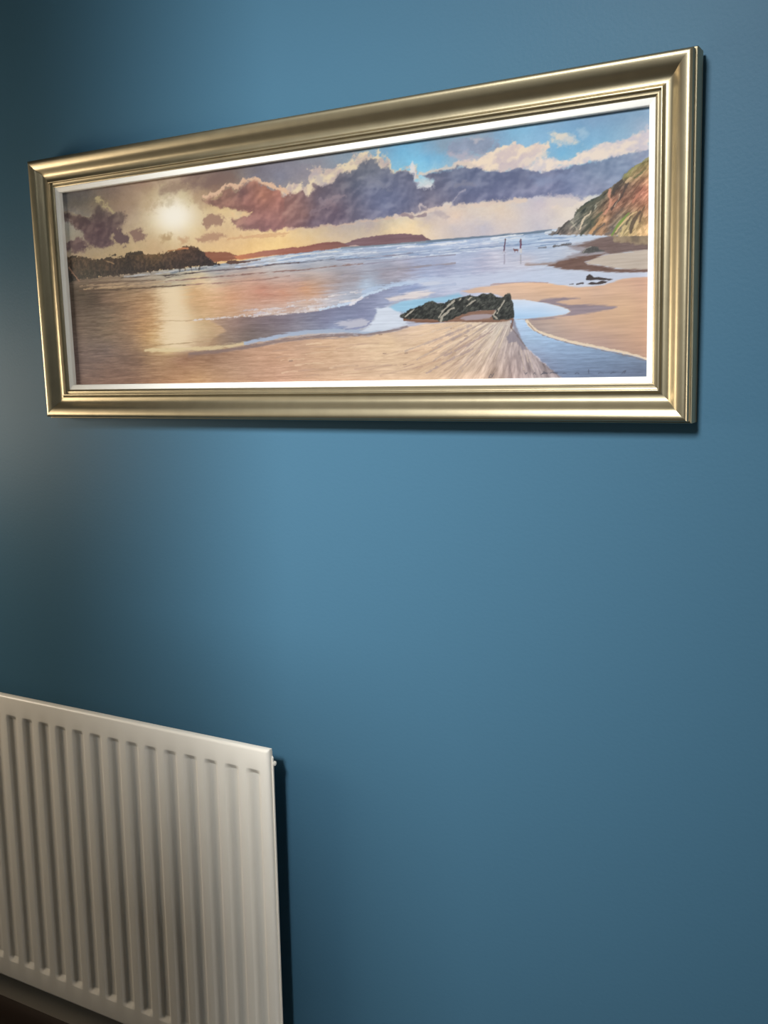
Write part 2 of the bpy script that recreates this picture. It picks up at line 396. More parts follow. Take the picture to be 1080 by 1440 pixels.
# soft grey bank and lit cumulus, upper right
shape([(628,203),(645,197),(668,192),(692,194),(702,206),(684,216),(655,222),(636,215)], (138,150,174), 5, 5, N_cloud2, .9, tex=(N_cloud, 10))
shape([(632,214),(650,218),(672,215),(690,219),(682,230),(655,228),(640,222)], (188,180,190), 5, 4, N_cloud2, .7)
shape([(660,193),(672,192),(678,196),(668,199)], (200,190,195), 3, 2, N_cloud2, .7)
def lit(pts, a, b, soft=2.5, amp=3.0, op=1.0):
    idx, m = poly_mask(pts, soft, amp, N_cloud2); t = np.clip(0.55 + 0.35 * N_cloud[idx] + 0.55 * (RELIEF[idx] + .35) + 0.1 * N_fine[idx], 0, 1)[:, None]
    lay(idx, m, np.array(a, float) * (1 - t) + np.array(b, float) * t, op)
lit([(640,230),(660,226),(676,220),(684,214),(700,211),(710,204),(720,199),(730,199),(740,204),(756,203),(770,200),(774,206),(762,212),(752,222),(742,234),(700,242),(660,242)], (214,196,192), (240,220,196))
shape([(700,226),(716,224),(730,228),(740,222),(748,226),(742,238),(700,241)], (196,182,190), 4, 3, N_cloud2, .7)
lit([(776,190),(790,185),(803,185),(812,192),(814,198),(804,206),(786,205),(779,198)], (206,206,206), (232,218,198), 5, 4, .9)
shape([(810,182),(822,180),(827,186),(822,194),(814,194),(816,188)], (165,195,215), 4, 2, N_cloud2, .7)
lit([(728,222),(750,214),(765,208),(772,212),(758,222),(742,236),(730,238)], (205,190,195), (232,215,200), 4, 3, .8)
lit([(738,236),(752,228),(766,221),(776,220),(788,226),(800,225),(812,217),(828,210),(842,205),(856,201),(870,196),(884,191),(896,186),(913,176),(913,216),(895,216),(870,219),(840,227),(815,232),(795,236),(770,241),(752,246),(742,243)],
    (206,198,206), (238,222,206), 2.5, 2.5)
# lit rims behind the dark bank
lit([(392,274),(405,262),(420,257),(430,262),(434,248),(440,238),(458,234),(470,236),(482,228),(497,220),(510,216),(528,214),(542,219),(550,228),(556,238),(570,236),(584,232),(586,250),(560,252),(520,244),(500,252),(470,266),(440,278),(400,280)],
    (196,176,168), (232,212,178), 3.5, 5, .95)
shape([(436,246),(446,240),(452,250),(460,256),(464,262),(455,264),(446,258)], (178,168,172), 4, 3, N_cloud2, .6)
shape([(574,240),(578,226),(583,236),(584,256),(592,262),(612,258),(616,266),(590,272),(580,262)], (222,220,222), 2.5, 2, N_cloud2, .9)
stroke([(592,246),(606,241),(628,236),(648,232),(668,236)], 5, (218,202,188), .85, 1.5, N_cloud2, soft=2.5)
stroke([(290,278),(300,271),(310,268),(317,260),(325,258),(333,262),(343,257),(350,252),(360,253),(368,257),(382,261),(394,266),(404,272)], 5, (222,184,152), .95, 2.2, N_cloud2, soft=2.5)
stroke([(140,284),(137,279),(146,282),(152,292),(160,298)], 4, (176,160,118), .8, 2, N_cloud2, soft=2.5)
stroke([(90,300),(104,300),(116,304),(128,308)], 4, (160,146,118), .8, 2, N_cloud2, soft=2.5)
# left dark clouds
leftc = rbf([(95,305,92,74,68),(115,320,86,68,68),(140,320,88,68,70),(150,305,95,78,75),(170,305,112,94,85),(150,340,92,72,74),(100,352,104,84,80),(135,295,98,84,76)])
for pts in ([(86,300),(96,298),(105,301),(112,300),(120,306),(131,307),(134,299),(132,291),(138,288),(146,293),(152,300),(158,301),(164,296),(172,297),(178,304),(174,312),(165,322),(157,326),(154,335),(160,343),(150,349),(138,349),(128,343),(118,334),(108,322),(98,312),(88,309)],
            [(88,340),(104,338),(112,334),(122,340),(124,349),(114,356),(98,353),(88,352)]):
    shape(pts, leftc, 3.2, 2, N_cloud2, 1, tex=(N_cloud * .5 + RELIEF, (10, 9, 7)))
shape([(156,325),(165,319),(174,326),(181,333),(180,342),(172,347),(164,341),(158,333)], (96,76,76), 2.2, 2.5, N_cloud2, 1)
shape([(184,325),(194,322),(201,324),(206,332),(200,338),(192,339),(186,333)], (132,104,92), 2.5, 2.5, N_cloud2, .95)
shape([(224,332),(234,328),(244,329),(240,336),(226,338)], (176,146,106), 3.5, 2, N_cloud2, .8)
# rose cloud
rose = rbf([(300,282,150,112,98),(320,285,145,105,92),(340,270,132,96,92),(345,285,150,104,95),(370,275,172,118,98),(390,280,165,112,100),(400,300,158,112,104),(350,310,150,108,102),(375,315,148,105,102),(330,265,160,122,105),(335,310,165,125,110)])
shape([(288,283),(294,278),(303,275),(312,272),(317,265),(325,262),(332,267),(341,263),(347,257),(356,255),(366,260),(378,264),(390,268),(400,276),(410,272),(425,276),(430,300),(420,318),(400,320),(385,324),(368,325),(352,321),(338,322),(326,316),(322,309),(338,305),(352,300),(340,296),(320,293),(302,290)],
      rose, 2.6, 2, N_cloud2, 1, tex=(N_cloud * .5 + RELIEF, (14, 11, 9)))
stroke([(326,303),(340,301),(354,296)], 4, (228,194,146), .9, 1.8, N_cloud2, soft=2.5)
shape([(284,308),(294,303),(303,302),(312,306),(314,313),(304,318),(290,321),(284,315)], (160,126,106), 2.5, 3, N_cloud2, .95)
shape([(270,337),(284,330),(298,327),(312,327),(316,331),(304,336),(284,341)], (176,138,110), 3, 3, N_cloud2, .9)
shape([(250,336),(262,333),(266,340),(256,345)], (190,150,112), 3, 2, N_cloud2, .7)
stroke([(318,336),(345,332),(375,331),(405,328)], 4, (205,158,118), .6, 1.5, N_streak)
# long dark bank
bank = rbf([(405,290,152,112,104),(430,302,146,112,108),(420,275,142,108,104),(450,280,116,104,116),(470,290,118,100,112),(480,300,110,97,113),(440,312,112,94,108),(500,260,105,108,126),(520,240,112,116,130),(528,228,118,120,132),
(520,270,112,116,142),(540,290,112,118,148),(500,302,114,108,126),(560,260,110,114,140),(570,288,104,108,136),(590,280,112,113,138),(620,275,112,112,136),(640,250,104,112,140),(680,250,104,112,142),(660,270,108,114,145),
(700,265,112,118,150),(740,255,112,118,148),(780,245,118,124,155),(760,265,125,130,162),(800,260,124,135,168),(840,245,128,144,172),(840,262,140,148,174),(880,235,132,150,178),(900,222,150,160,184),(600,300,148,134,142),(600,262,112,110,130)])
shape([(398,286),(402,276),(412,270),(424,270),(436,276),(440,266),(441,258),(452,262),(463,258),(472,252),(480,243),(492,239),(504,238),(507,230),(515,224),(524,222),(531,226),(536,235),(546,233),(553,241),(564,240),(574,240),(580,244),(582,254),(588,262),(596,266),(606,266),(612,258),(602,252),(594,249),(600,245),(612,241),(626,240),(642,236),(658,238),(676,237),(692,240),(708,239),(724,237),(736,238),(748,242),(760,243),(776,240),(796,235),(818,231),(842,226),(870,218),(892,214),(914,208),(914,246),(896,258),(872,266),(846,273),(815,277),(790,276),(772,276),(752,278),(735,278),(716,279),(700,283),(682,286),(660,285),(652,288),(638,290),(636,284),(620,290),(600,297),(580,302),(556,305),(530,308),(505,311),(480,314),(455,317),(428,320),(408,321),(400,318)],
      bank, 2.6, 1.8, N_cloud2, 1, tex=(N_cloud * .5 + RELIEF, (13, 12, 10)))
for pts, c, w in (([(452,282),(462,280),(474,278),(486,276)], (150,132,140), 5), ([(438,300),(452,292),(464,284)], (142,122,130), 6), ([(520,250),(535,256),(548,266)], (128,130,148), 7), ([(640,262),(655,258),(668,262)], (128,128,146), 5)):
    stroke(pts, w, c, .55, 3, N_cloud2, soft=3)
stroke([(557,306),(580,302),(600,298),(615,294),(640,290),(648,287),(672,288),(700,284),(722,281),(738,281)], 4.5, (222,202,186), .9, 2.0, N_cloud2, soft=2.5)
stroke([(400,322),(430,321),(470,316),(520,311),(556,307)], 2.0, (214,184,160), .7, 1, N_cloud2, soft=2.5)
stroke([(566,303),(584,305),(600,302)], 4, (140,122,130), .8, 1.5, N_cloud2, soft=2.5)
stroke([(588,296),(592,288),(598,292)], 3, (205,190,188), .8, 1, N_cloud2, soft=2.5)
stroke([(636,290),(640,278),(646,272),(652,270)], 2.5, (170,165,180), .8, 1, N_cloud2, soft=2.5)
shape([(608,300),(618,296),(628,298),(632,304),(618,306)], (178,165,168), 3, 2, N_cloud2, .7)
shape([(768,276),(784,272),(800,274),(812,276),(806,283),(790,290),(776,288)], (212,200,200), 4, 4, N_cloud2, .7)
shape([(745,250),(770,246),(800,243),(812,248),(790,254),(760,258)], (132,146,178), 6, 3, N_cloud, .6)

WX, WY = PX + .35 * N_rough, PY + .5 * N_streak
# ---- sea, wet sand and beach
HOR = [(80,394),(120,391),(308,371),(400,357),(440,352),(490,347.5),(520,344.5),(560,341.5),(600,338.5),(650,334.5),(740,326),(785,321.5),(830,318),(920,310)]
sea = rbf([(110,396,105,88,72),(150,393,130,110,88),(200,387,158,145,130),(250,382,170,165,150),(300,377,130,140,150),(280,387,216,196,160),(330,372,160,165,170),(370,366,190,190,190),(420,361,152,170,195),(480,355,158,174,195),(540,351,165,180,205),
(600,347,162,180,208),(660,342,172,188,215),(720,336,170,190,215),(760,337,175,195,220),(800,335,195,210,230),(840,332,200,210,225),(110,411,72,60,47),(130,416,70,56,44),(100,430,85,70,58),(150,420,105,82,65),(180,412,135,108,80),(210,416,160,125,90),(150,440,110,92,75),(110,460,95,78,65),
(150,470,115,95,75),(190,440,155,120,90),(200,460,165,125,85),(215,475,185,145,95),(190,480,140,110,85),(150,490,105,88,80),(120,500,100,82,75),(110,525,98,78,70),(150,520,115,88,75),(190,510,120,92,75),(200,530,135,102,80),
(245,415,228,208,172),(245,450,225,208,178),(255,470,230,214,188),(235,480,218,196,160),(240,490,208,182,132),(270,430,195,160,120),(275,410,200,160,115),(285,450,196,166,126),(290,470,190,165,130),(222,430,185,150,112),(222,455,190,150,105),
(260,505,140,100,78),(300,502,145,110,85),(250,520,165,125,92),(280,532,185,145,105),(330,520,180,145,118),(310,512,165,130,105),(320,402,200,160,132),(300,397,222,196,165),(380,386,188,174,166),
(330,420,200,150,115),(370,408,188,132,110),(400,412,195,142,116),(430,406,200,150,115),(420,396,180,148,136),(450,412,195,160,140),(470,396,165,148,145),(500,392,155,148,155),(540,386,150,145,157),(570,380,160,155,168),
(450,377,182,178,180),(500,372,172,172,184),(340,436,195,160,135),(380,436,195,170,155),(420,430,195,175,165),(460,424,188,180,182),(480,412,178,182,195),(520,400,168,185,205),(350,392,196,160,140),(400,376,188,184,184),(420,384,180,168,164),
(600,395,165,180,210),(650,390,180,190,215),(700,385,190,195,215),(740,387,192,202,224),(680,372,176,178,200),(620,372,160,165,190),(580,375,160,162,185),(700,360,196,195,210),(740,366,196,192,202),(780,392,195,208,228),
(740,350,180,195,220),(780,350,184,195,215),(800,356,190,195,208),(840,386,205,212,226),(880,386,205,206,215),(620,356,180,190,212),(560,362,175,180,198),(640,405,185,190,212)])
nsh = 0.35 * N_streak
idx, m = poly_mask(HOR + [(920,560), (80,560)], 0.8)
x, y = PX[idx], PY[idx]
c = sea(x + 6 * N_streak[idx], y + 1.6 * N_streak[idx]) + (N_streak * 9 + N_streak2 * 7)[idx][:, None] * np.array([1, .95, .9])
lay(idx, m, c)
# distant headlands
shape([(286,354),(300,354),(318,354),(330,358),(342,363),(320,366),(300,369),(286,369)], (140,88,66), 1, .8, N_rough, 1, tex=(N_streak, 8))
shape([(328,361),(350,356),(372,352.5),(400,349),(424,346.5),(440,343.5),(456,341),(474,339.5),(484,342),(492,346.5),(470,349.5),(440,353),(400,357.5),(360,362),(336,365)], rbf([(335,362,195,122,85),(370,356,165,108,88),(420,350,150,92,80),(470,343,130,85,78),(490,347,125,85,80)]), 1, .6, N_rough, 1, tex=(N_streak, 6))
shape([(484,342.5),(496,337.5),(512,334),(530,331),(548,329),(562,328.3),(575,329),(585,329.5),(594,329.5),(598,333),(604,335.5),(607,338.5),(590,340),(560,342),(530,344.5),(505,346.8),(494,347.5)], (122,92,98), .8, .5, N_rough, 1, tex=(N_streak, 7))
stroke([(492,346),(500,345),(506,346)], 1.6, (200,175,165), .9)
# horizon water and surf
stroke([(600,339.5),(650,335.5),(700,331),(740,327.5),(775,324)], 3.2, (98,116,136), .9, .3, N_streak2)
stroke([(480,349),(520,346),(560,343),(600,340)], 2.6, (120,135,148), .8, .3, N_streak2)
stroke([(768,327),(790,324.5),(812,323)], 5, (222,226,232), .8, .6, N_streak2)
def hl(x, off):        # a line following the shore, off image pixels under the horizon
    return np.interp(x, [h[0] for h in HOR], [h[1] for h in HOR]) + off
R2 = random.Random(5)
for k in range(190):
    x0 = R2.uniform(330, 780); L = R2.uniform(12, 60); off = R2.uniform(3, 5 + 17 * min(1, (x0 - 260) / 300)); 
    pts = [(x0 + L * t, hl(x0 + L * t, off) + R2.uniform(-.5, .5)) for t in (0, .33, .66, 1)]
    cc = R2.choice([(214,222,234), (196,212,232), (120,145,178), (140,165,195), (226,228,232), (160,170,190)])
    stroke(pts, R2.uniform(.7, 1.8), cc, R2.uniform(.4, .8), .3, N_streak2, brk=1.2)
for pts, w, c in (([(330,370),(380,363),(430,357),(480,352.5)], 2.2, (215,215,212)), ([(340,374),(400,367),(450,361),(520,355)], 2, (205,212,222)), ([(560,348),(600,345),(655,339)], 2.4, (228,230,236)), ([(690,336),(715,331),(735,329)], 2.4, (226,230,236)),
                  ([(400,370),(430,368),(470,364)], 1.6, (110,112,125)), ([(460,367),(480,365),(500,363)], 1.6, (105,105,122)), ([(560,358),(620,352),(680,347),(740,343),(800,338)], 1.3, (125,145,178)), ([(240,382),(290,377),(330,373)], 3, (178,182,186)),
                  ([(175,389),(210,385),(250,380),(300,375)], 2.4, (172,172,172)), ([(240,384),(262,380),(290,377)], 2, (110,118,125))):
    stroke(pts, w, c, .9, .5, N_streak2, brk=1.0)
for pts, w, c in (([(232,388),(262,384.5),(290,381.7),(320,379),(356,376),(390,371),(420,369)], 1.8, (92,80,84)), ([(470,366),(520,362),(560,358),(580,355)], 1.3, (128,124,140)),
                  ([(232,396),(260,392.5),(290,390),(320,388),(350,385),(373,383),(400,380.5),(420,379.5),(470,374),(510,371)], 1.6, (132,100,92)), ([(228,403),(240,402),(270,400),(323,396.7),(373,392.5),(407,388)], 1.5, (148,112,102)),
                  ([(112,409),(128,408.5),(160,407),(183,406),(220,403),(260,400.8)], 2.2, (78,60,46)), ([(126,398),(160,396),(200,394.5),(232,392)], 1.6, (98,78,64)), ([(232,390),(262,384)], 1.8, (66,55,50)),
                  ([(510,372),(560,366),(600,361),(640,358)], 1.3, (140,138,156)), ([(480,386),(520,381),(560,377),(610,372)], 1.4, (140,138,152)), ([(560,378),(600,374),(640,370)], 1.4, (150,142,150)),
                  ([(170,390),(210,388),(250,386),(275,383)], 1.4, (70,58,52))):
    stroke(pts, w, c, .85, .5, N_streak2, brk=.8)
stroke([(112,402),(150,400),(200,397.5),(232,395)], 2, (178,150,118), .7, .6, N_streak2, brk=1)
stroke([(118,406),(160,404),(200,401),(240,398)], 2, (190,160,122), .6, .6, N_streak2, brk=1)
# near headland on the left
head = rbf([(100,375,66,54,44),(130,375,62,52,42),(160,375,68,54,44),(200,370,74,58,46),(230,366,80,62,50),(255,362,72,54,46),(285,362,56,44,42),(230,376,52,42,38),(270,372,58,46,42),(180,364,55,44,36),(120,385,66,58,46),(220,358,100,76,48)])
shape([(84,360),(96,361),(106,360),(118,361.5),(128,364),(140,365.5),(148,363),(153,361),(160,363),(170,362),(176,358),(182,355.5),(190,354),(199,354.5),(205,358),(220,356.5),(236,353.5),(248,350.5),(254,348),(264,346),(274,347),(281,350),(287,355),(292,362),(300,368),(309,372),(295,373),(278,374),(258,376),(236,379),(205,382.5),(175,386),(145,389),(118,392),(100,396),(84,398)],
      head, 1, 1.8, N_rough, 1, tex=(N_rough, (17, 13, 10)))
for x0 in range(92, 300, 7):
    stroke([(x0, 366 + R2.uniform(-3, 6)), (x0 + R2.uniform(-3, 3), 380 + R2.uniform(-8, 2))], R2.uniform(1, 3), R2.choice([(46,38,34), (92,72,54), (84,66,50), (40,34,32)]), .55, 1, N_rough)
stroke([(250,350),(256,348.5),(264,349)], 2.4, (196,128,88), .9, .5)
stroke([(236,353),(248,351),(256,349)], 1.4, (168,118,72), .8, .5)
stroke([(150,367),(156,369),(160,371)], 1.8, (150,122,88), .8)
stroke([(97,376),(101,382),(106,389),(111,395)], 2.2, (140,106,84), .9, .4)
for x0, y0, r in ((104,360,3), (118,362,2.5), (152,362,3), (159,358,2.6), (168,360,2), (182,356,4), (194,355,4.5), (140,365,3)):
    stroke([(x0 - r, y0 + 1), (x0 + r, y0)], r, (60,50,40), .9, 1.2)
shape([(316,370),(322,366),(330,365),(336,367),(345,367),(352,368),(340,370),(326,371.5)], (92,66,56), .8, .6)
stroke([(342,368.5),(354,366.5),(366,364.5)], 1.6, (98,76,72), .9, .4)
gx_ = (PX - 245 - (PY - 450) * .1) / (15 + np.clip(PY - 400, 0, 90) * .09); gy_ = np.clip((PY - 402) / 6, 0, 1) * np.clip((496 - PY) / 9, 0, 1)
lay(ALL, np.exp(-np.abs(gx_ + .35 * N_streak2) ** 2.6) * gy_, (240, 226, 198), .85)
lay(ALL, np.exp(-np.abs((gx_ + .6 * N_streak2) / 2.1) ** 2.2) * gy_, (205, 168, 118), .35)
# glitter path edges
stroke([(218,452),(240,450.5),(262,451),(290,448)], 1.4, (176,144,108), .7, .4, N_streak2, brk=1.4)
stroke([(215,486),(240,484),(262,482),(285,480)], 1.4, (160,132,96), .6, .4, N_streak2, brk=1)
# breaker foam and the grey water under it
greyw = rbf([(300,455,180,150,125),(330,456,146,120,110),(370,455,120,106,110),(400,455,124,114,124),(440,442,124,124,144),(460,450,120,122,148),(480,432,120,124,150),(500,426,122,128,155),(530,416,138,144,172),(560,405,150,160,190),(510,445,130,135,165),(540,425,150,158,185),
(350,468,115,100,95),(420,460,138,134,146),(470,460,140,150,178),(380,465,122,110,112),(310,470,150,125,105),(300,480,165,135,105),(330,478,140,120,108)])
shape([(296,452),(303,447.5),(333,445),(367,444),(395,442),(420,438.5),(450,436),(480,430),(500,426),(507,419),(520,413.5),(537,408),(550,403.5),(580,398),(600,398),(585,406),(560,418),(545,430),(530,440),(522,452),(510,461),(480,464),(433,466),(400,471),(373,477),(340,483),(315,488),(290,490),(300,474),(318,465),(310,458)],
      greyw, 1.8, 1.2, N_streak, 1, tex=(N_streak + .6 * N_streak2, (9, 9, 9)))
foam = [(270,450),(298,447.5),(318,446),(345,444.5),(367,443),(395,441),(420,438),(450,434.5),(480,428.5),(500,424.5),(507,417.5),(520,412),(537,406.5),(550,402),(580,396.5)]
stroke(foam[:8], 2.6, (212,202,200), .9, 1.2, N_rough, brk=1.2)
stroke(foam[7:], 3.4, (196,212,232), .9, 1.2, N_rough)
stroke([(492,428),(500,424),(508,418)], 4, (226,222,228), .9, 1.2, N_rough)
for k in range(60):
    x0 = R2.uniform(330, 500); y0 = np.interp(x0, [p[0] for p in foam], [p[1] for p in foam]) - R2.uniform(1, 16 if x0 > 400 else 8); L = R2.uniform(4, 22)
    stroke([(x0, y0), (x0 + L, y0 - .14 * L)], R2.uniform(.7, 1.7), R2.choice([(214,206,206), (205,196,196), (190,186,196), (226,220,218)]), .65, .7, N_rough)
stroke([(512,410),(530,404),(560,399),(600,394)], 6, (176,196,222), .7, 1.6, N_streak2)
# shore line strip and shadow beneath
stroke([(268,499),(300,496),(340,490),(373,484),(400,478),(440,474),(480,472),(520,470),(550,465),(572,460)], 8, (122,102,100), .75, 1.6, N_streak2, w1=4, soft=2)
stroke([(205,492),(232,492),(262,491),(300,489),(330,485),(345,482)], 4.5, (216,196,152), .8, 1.2, N_streak2, soft=2.2)
stroke([(345,482),(373,477),(400,471),(433,466),(460,464.5),(480,464.5),(517,466),(545,461)], 5, (162,176,196), .95, 1.0, N_streak2, soft=1.5)
shape([(470,455),(490,450),(508,448),(520,451),(519,457),(500,462),(480,463),(488,459)], (190,190,202), 2, 1.5, N_streak2, .9)
stroke([(486,463),(502,461),(515,458),(522,452)], 2, (128,134,170), .7, .6, N_streak2)
# bright pools left of the rock
shape([(506,465),(518,459),(526,450),(530,440),(528,434),(545,430),(560,433),(565,440),(562,446),(570,452),(574,456),(560,460),(540,464),(520,466)], (208,216,229), 1.8, 1.2, N_streak2, 1, tex=(N_streak, 8))
shape([(546,432),(562,424),(590,420),(620,417),(645,412),(652,416),(640,420),(625,426),(606,424),(596,430),(584,434),(572,440),(560,438)], (150,194,220), 2, 1, N_streak2, 1, tex=(N_streak, 7))
shape([(543,419),(560,414),(580,411),(600,409),(612,411),(600,416),(585,420),(560,422),(548,424)], (222,212,210), 2, 1.4, N_streak2, .95, tex=(N_streak, 8))
shape([(590,398),(610,395),(625,397),(615,401),(598,402)], (212,210,214), 1.8, 1, N_streak2, .8)
stroke([(560,410),(585,405),(610,402),(640,400)], 3, (130,145,180), .6, 1, N_streak2)
# ---- dry sand with drainage fans
sand = rbf([(240,508,140,100,78),(300,504,148,112,88),(250,522,165,125,92),(280,534,185,145,105),(330,522,182,146,118),(360,500,188,148,120),(400,500,196,156,126),(450,490,206,169,136),(500,486,214,182,150),(550,480,222,192,157),(600,466,227,197,167),(650,465,226,197,165),
(450,520,202,167,137),(400,532,192,152,127),(350,535,180,142,115),(500,520,210,177,147),(550,520,217,187,157),(600,500,222,190,157),(600,528,212,182,152),(650,492,205,180,160),(650,520,210,184,160),(700,466,205,192,178),(700,500,194,174,162),(680,530,198,172,152),(720,520,180,160,155),(720,488,188,172,168),(760,522,160,146,146),(420,480,190,155,130),(560,468,205,178,155)])
SX, SY = 724., 432.
ang = np.arctan2(PY - SY, (SX - PX) * 0.5); rad_ = np.hypot((SX - PX) * .5, PY - SY)
N_fan = fbm(ang * 26, rad_ / 26, 4, 9, .6)
N_fan2 = fbm(ang * 60, rad_ / 12, 3, 10, .6)
idx, m = poly_mask([(150,502),(236,499),(300,497),(340,492),(373,486),(400,480.5),(440,476),(480,474),(520,472),(550,467),(575,460),(600,455),(640,452),(700,450),(722,449),(728,462),(733,476),(744,492),(758,506),(775,518),(794,530),(800,545),(150,545)], 1.4, .8, N_streak2); m = m * np.clip((PX[idx] - 190) / 130, 0, 1)
x, y = PX[idx], PY[idx]; fanw = np.clip((x - 560) / 110, 0, 1) * np.clip((rad_[idx] - 12) / 25, 0, 1)
tex = (1 - fanw) * (N_streak[idx] * 9 + N_streak2[idx] * 8) + fanw * (N_fan[idx] * 24 + N_fan2[idx] * 16)
lay(idx, m, sand(x, y) + tex[:, None] * np.array([1, .97, .92]))
for k in range(70):
    x0 = R2.uniform(380, 640); y0 = R2.uniform(476, 532); L = R2.uniform(14, 60); sl = -.08 - .55 * max(0, (x0 - 470) / 170) ** 1.5
    stroke([(x0, y0), (x0 + L * .5, y0 + sl * L * .5 - 1), (x0 + L, y0 + sl * L)], R2.uniform(.7, 2.2), R2.choice([(184,148,122), (234,208,174), (170,140,124), (228,200,166)]), .4, .6, N_streak2)
for k in range(60):
    a = R2.uniform(.5, 2.15); r0 = R2.uniform(25, 50); r1 = r0 + R2.uniform(15, 60)
    p = lambda r: (SX - 2 * r * math.cos(a), SY + r * math.sin(a))
    if p(r1)[0] > 790 or p(r0)[0] > 752: continue
    stroke([p(r0), p((r0 + r1) / 2), p(r1)], R2.uniform(.8, 2), R2.choice([(168,150,146), (224,204,182), (158,142,142), (232,212,186)]), .45, .6, N_rough)
stroke([(625,500),(650,488),(672,476),(692,466)], 2.5, (168,145,140), .7, 1, N_rough)
stroke([(600,524),(640,502),(665,490)], 2.5, (165,145,142), .6, 1, N_rough)
for x0, y0 in ((535,470), (541,497), (571,496), (409,507), (636,461), (655,472), (569,512)):
    stroke([(x0 - 2, y0 + .3), (x0 + 2, y0)], 1.3, (140,114,102), .7, .3)
# sand and water on the right
lay(*poly_mask([(560,392),(640,388),(700,382),(760,380),(830,382),(915,382),(915,393),(880,393),(840,402),(780,399),(740,396),(700,400),(660,404),(640,408),(600,404)], 3, 2, N_streak2), (196,206,226), .6)
sandr = rbf([(650,408,214,184,164),(700,406,222,188,162),(740,410,222,186,158),(780,412,220,182,150),(840,412,210,175,150),(880,420,216,178,146),(900,400,206,166,142),(880,440,216,178,143),(840,450,212,175,144),(800,455,200,170,150),(770,460,182,162,152),(900,470,206,166,137),(850,480,186,156,142),(820,470,196,166,150),(908,495,196,158,134),(750,448,170,150,142)])
shape([(648,409),(670,404),(700,400),(720,397.5),(740,396.3),(765,397),(785,400),(800,402.5),(815,403.5),(835,402),(850,400),(862,396),(875,392),(890,390),(915,389),(915,506),(886,498),(863,493),(833,487),(812,483),(782,475.5),(762,469),(750,463),(742,453),(722,449),(718,420),(690,412),(660,412)],
      sandr, 1.2, .5, N_streak2, 1, tex=(N_streak, (8, 7, 6)))
stroke([(690,400.5),(720,397),(742,396),(770,397.5)], 1.5, (176,146,140), .8, .4, N_streak2)
shape([(744,447.5),(760,447),(785,445),(800,441),(803,437),(797,433),(785,429.5),(770,427),(756,424),(762,421),(775,419.5),(792,418),(808,418.5),(816,419.5),(800,421.5),(782,424.5),(800,427.5),(830,428),(852,429),(868,431.5),(858,435),(838,438.5),(815,442),(795,444.5),(770,447.5),(748,449.5)],
      (142,128,138), 1.6, .8, N_streak2, .92, tex=(N_streak, 8))
shape([(716,421),(738,421),(755,424),(772,427),(786,430),(797,434),(802,438),(795,441.5),(778,444.5),(755,447),(735,448.5),(716,449)], rbf([(730,425,208,222,240),(760,430,200,218,240),(790,436,205,220,238),(740,445,172,204,236),(770,442,184,210,236)]), .9, .3, N_streak2, 1, tex=(N_streak, 4))
# stream
shape([(716,448),(738,449),(743,455),(750,463),(762,470),(782,477),(812,484),(833,488),(863,494),(887,499),(915,507),(915,545),(800,545),(790,531),(778,521),(762,508),(748,495),(738,486),(730,474),(722,462)],
      rbf([(735,460,176,200,228),(745,475,168,194,222),(770,490,152,176,206),(800,500,140,162,192),(800,520,118,136,164),(850,505,126,146,174),(850,525,108,124,150),(895,520,106,120,144),(760,505,140,152,178),(900,508,118,134,158)]), 1.2, .6, N_rough, 1, tex=(N_streak + N_streak2, (6, 7, 8)))
stroke([(741,451),(745,457),(750,462),(756,465.5),(762,468),(772,471.5),(782,474.5),(796,478.5),(812,482),(822,484.5),(833,486.5),(848,489.5),(863,492.5),(875,495),(887,498),(898,500.5),(910,505)], 4.2, (232,212,186), .97, .7, N_rough, w1=3)
stroke([(743,455),(752,465),(764,471.5),(783,477.5),(812,485),(834,489.5),(864,496),(888,501),(908,507.5)], 1.1, (140,120,112), .7, .3)
shape([(718,447),(723,449),(728,464),(735,480),(742,492),(734,492),(726,480),(716,482),(712,474),(722,462)], (136,128,138), 1.6, 1, N_rough, .8)
stroke([(721,449),(720,455),(719,461)], 2.4, (112,84,74), .8, .9, N_rough)
stroke([(720,463),(725,468),(731,476),(738,486)], 1.8, (112,98,96), .55, .9, N_rough)
# little rocks, wet rock apron, red weed
shape([(742,372),(775,368),(795,362),(815,353),(800,349),(798,344),(820,341),(842,335),(862,331),(915,331),(915,352),(885,353),(860,358),(838,362),(812,368),(780,374)], (126,108,106), 2, 1.4, N_streak2, .55, tex=(N_streak, 6))
shape([(806,346),(826,341),(845,334),(862,331),(915,331),(915,351),(885,353),(860,357),(846,352),(830,348)], (112,90,84), 1.8, 1.2, N_streak2, .95, tex=(N_streak2, 9))
shape([(861,331),(880,330),(912,330),(912,344),(895,343),(880,341),(864,340)], (156,136,106), 2, 1.5, N_rough, .9, tex=(N_rough, 10))
shape([(886,331),(900,331),(898,341),(888,340)], (108,92,76), 2, 1, N_rough, .7)
shape([(822,368),(840,361),(862,357),(885,354),(912,351.5),(912,379),(880,378),(862,376),(845,373),(828,372)], (194,180,165), 1.5, .8, N_streak2, 1, tex=(N_streak, 7))
shape([(768,373),(785,368),(803,363),(822,360),(838,358),(850,357),(842,361),(832,365),(822,368.5),(826,372),(845,373),(858,376),(866,378),(890,378.5),(912,378),(912,382),(885,382.5),(860,382),(830,380.5),(800,379),(782,376)], (106,76,64), 1.6, 1, N_streak2, .95, tex=(N_streak2, 8))
stroke([(740,372),(760,371.5),(780,370)], 4, (160,140,132), .7, 1, N_streak2, soft=2)
stroke([(779,346),(790,344.5),(803,342.5)], 2.4, (86,82,84), .9, .6); stroke([(757,348.3),(768,347.3)], 1.5, (110,112,122), .8, .3)
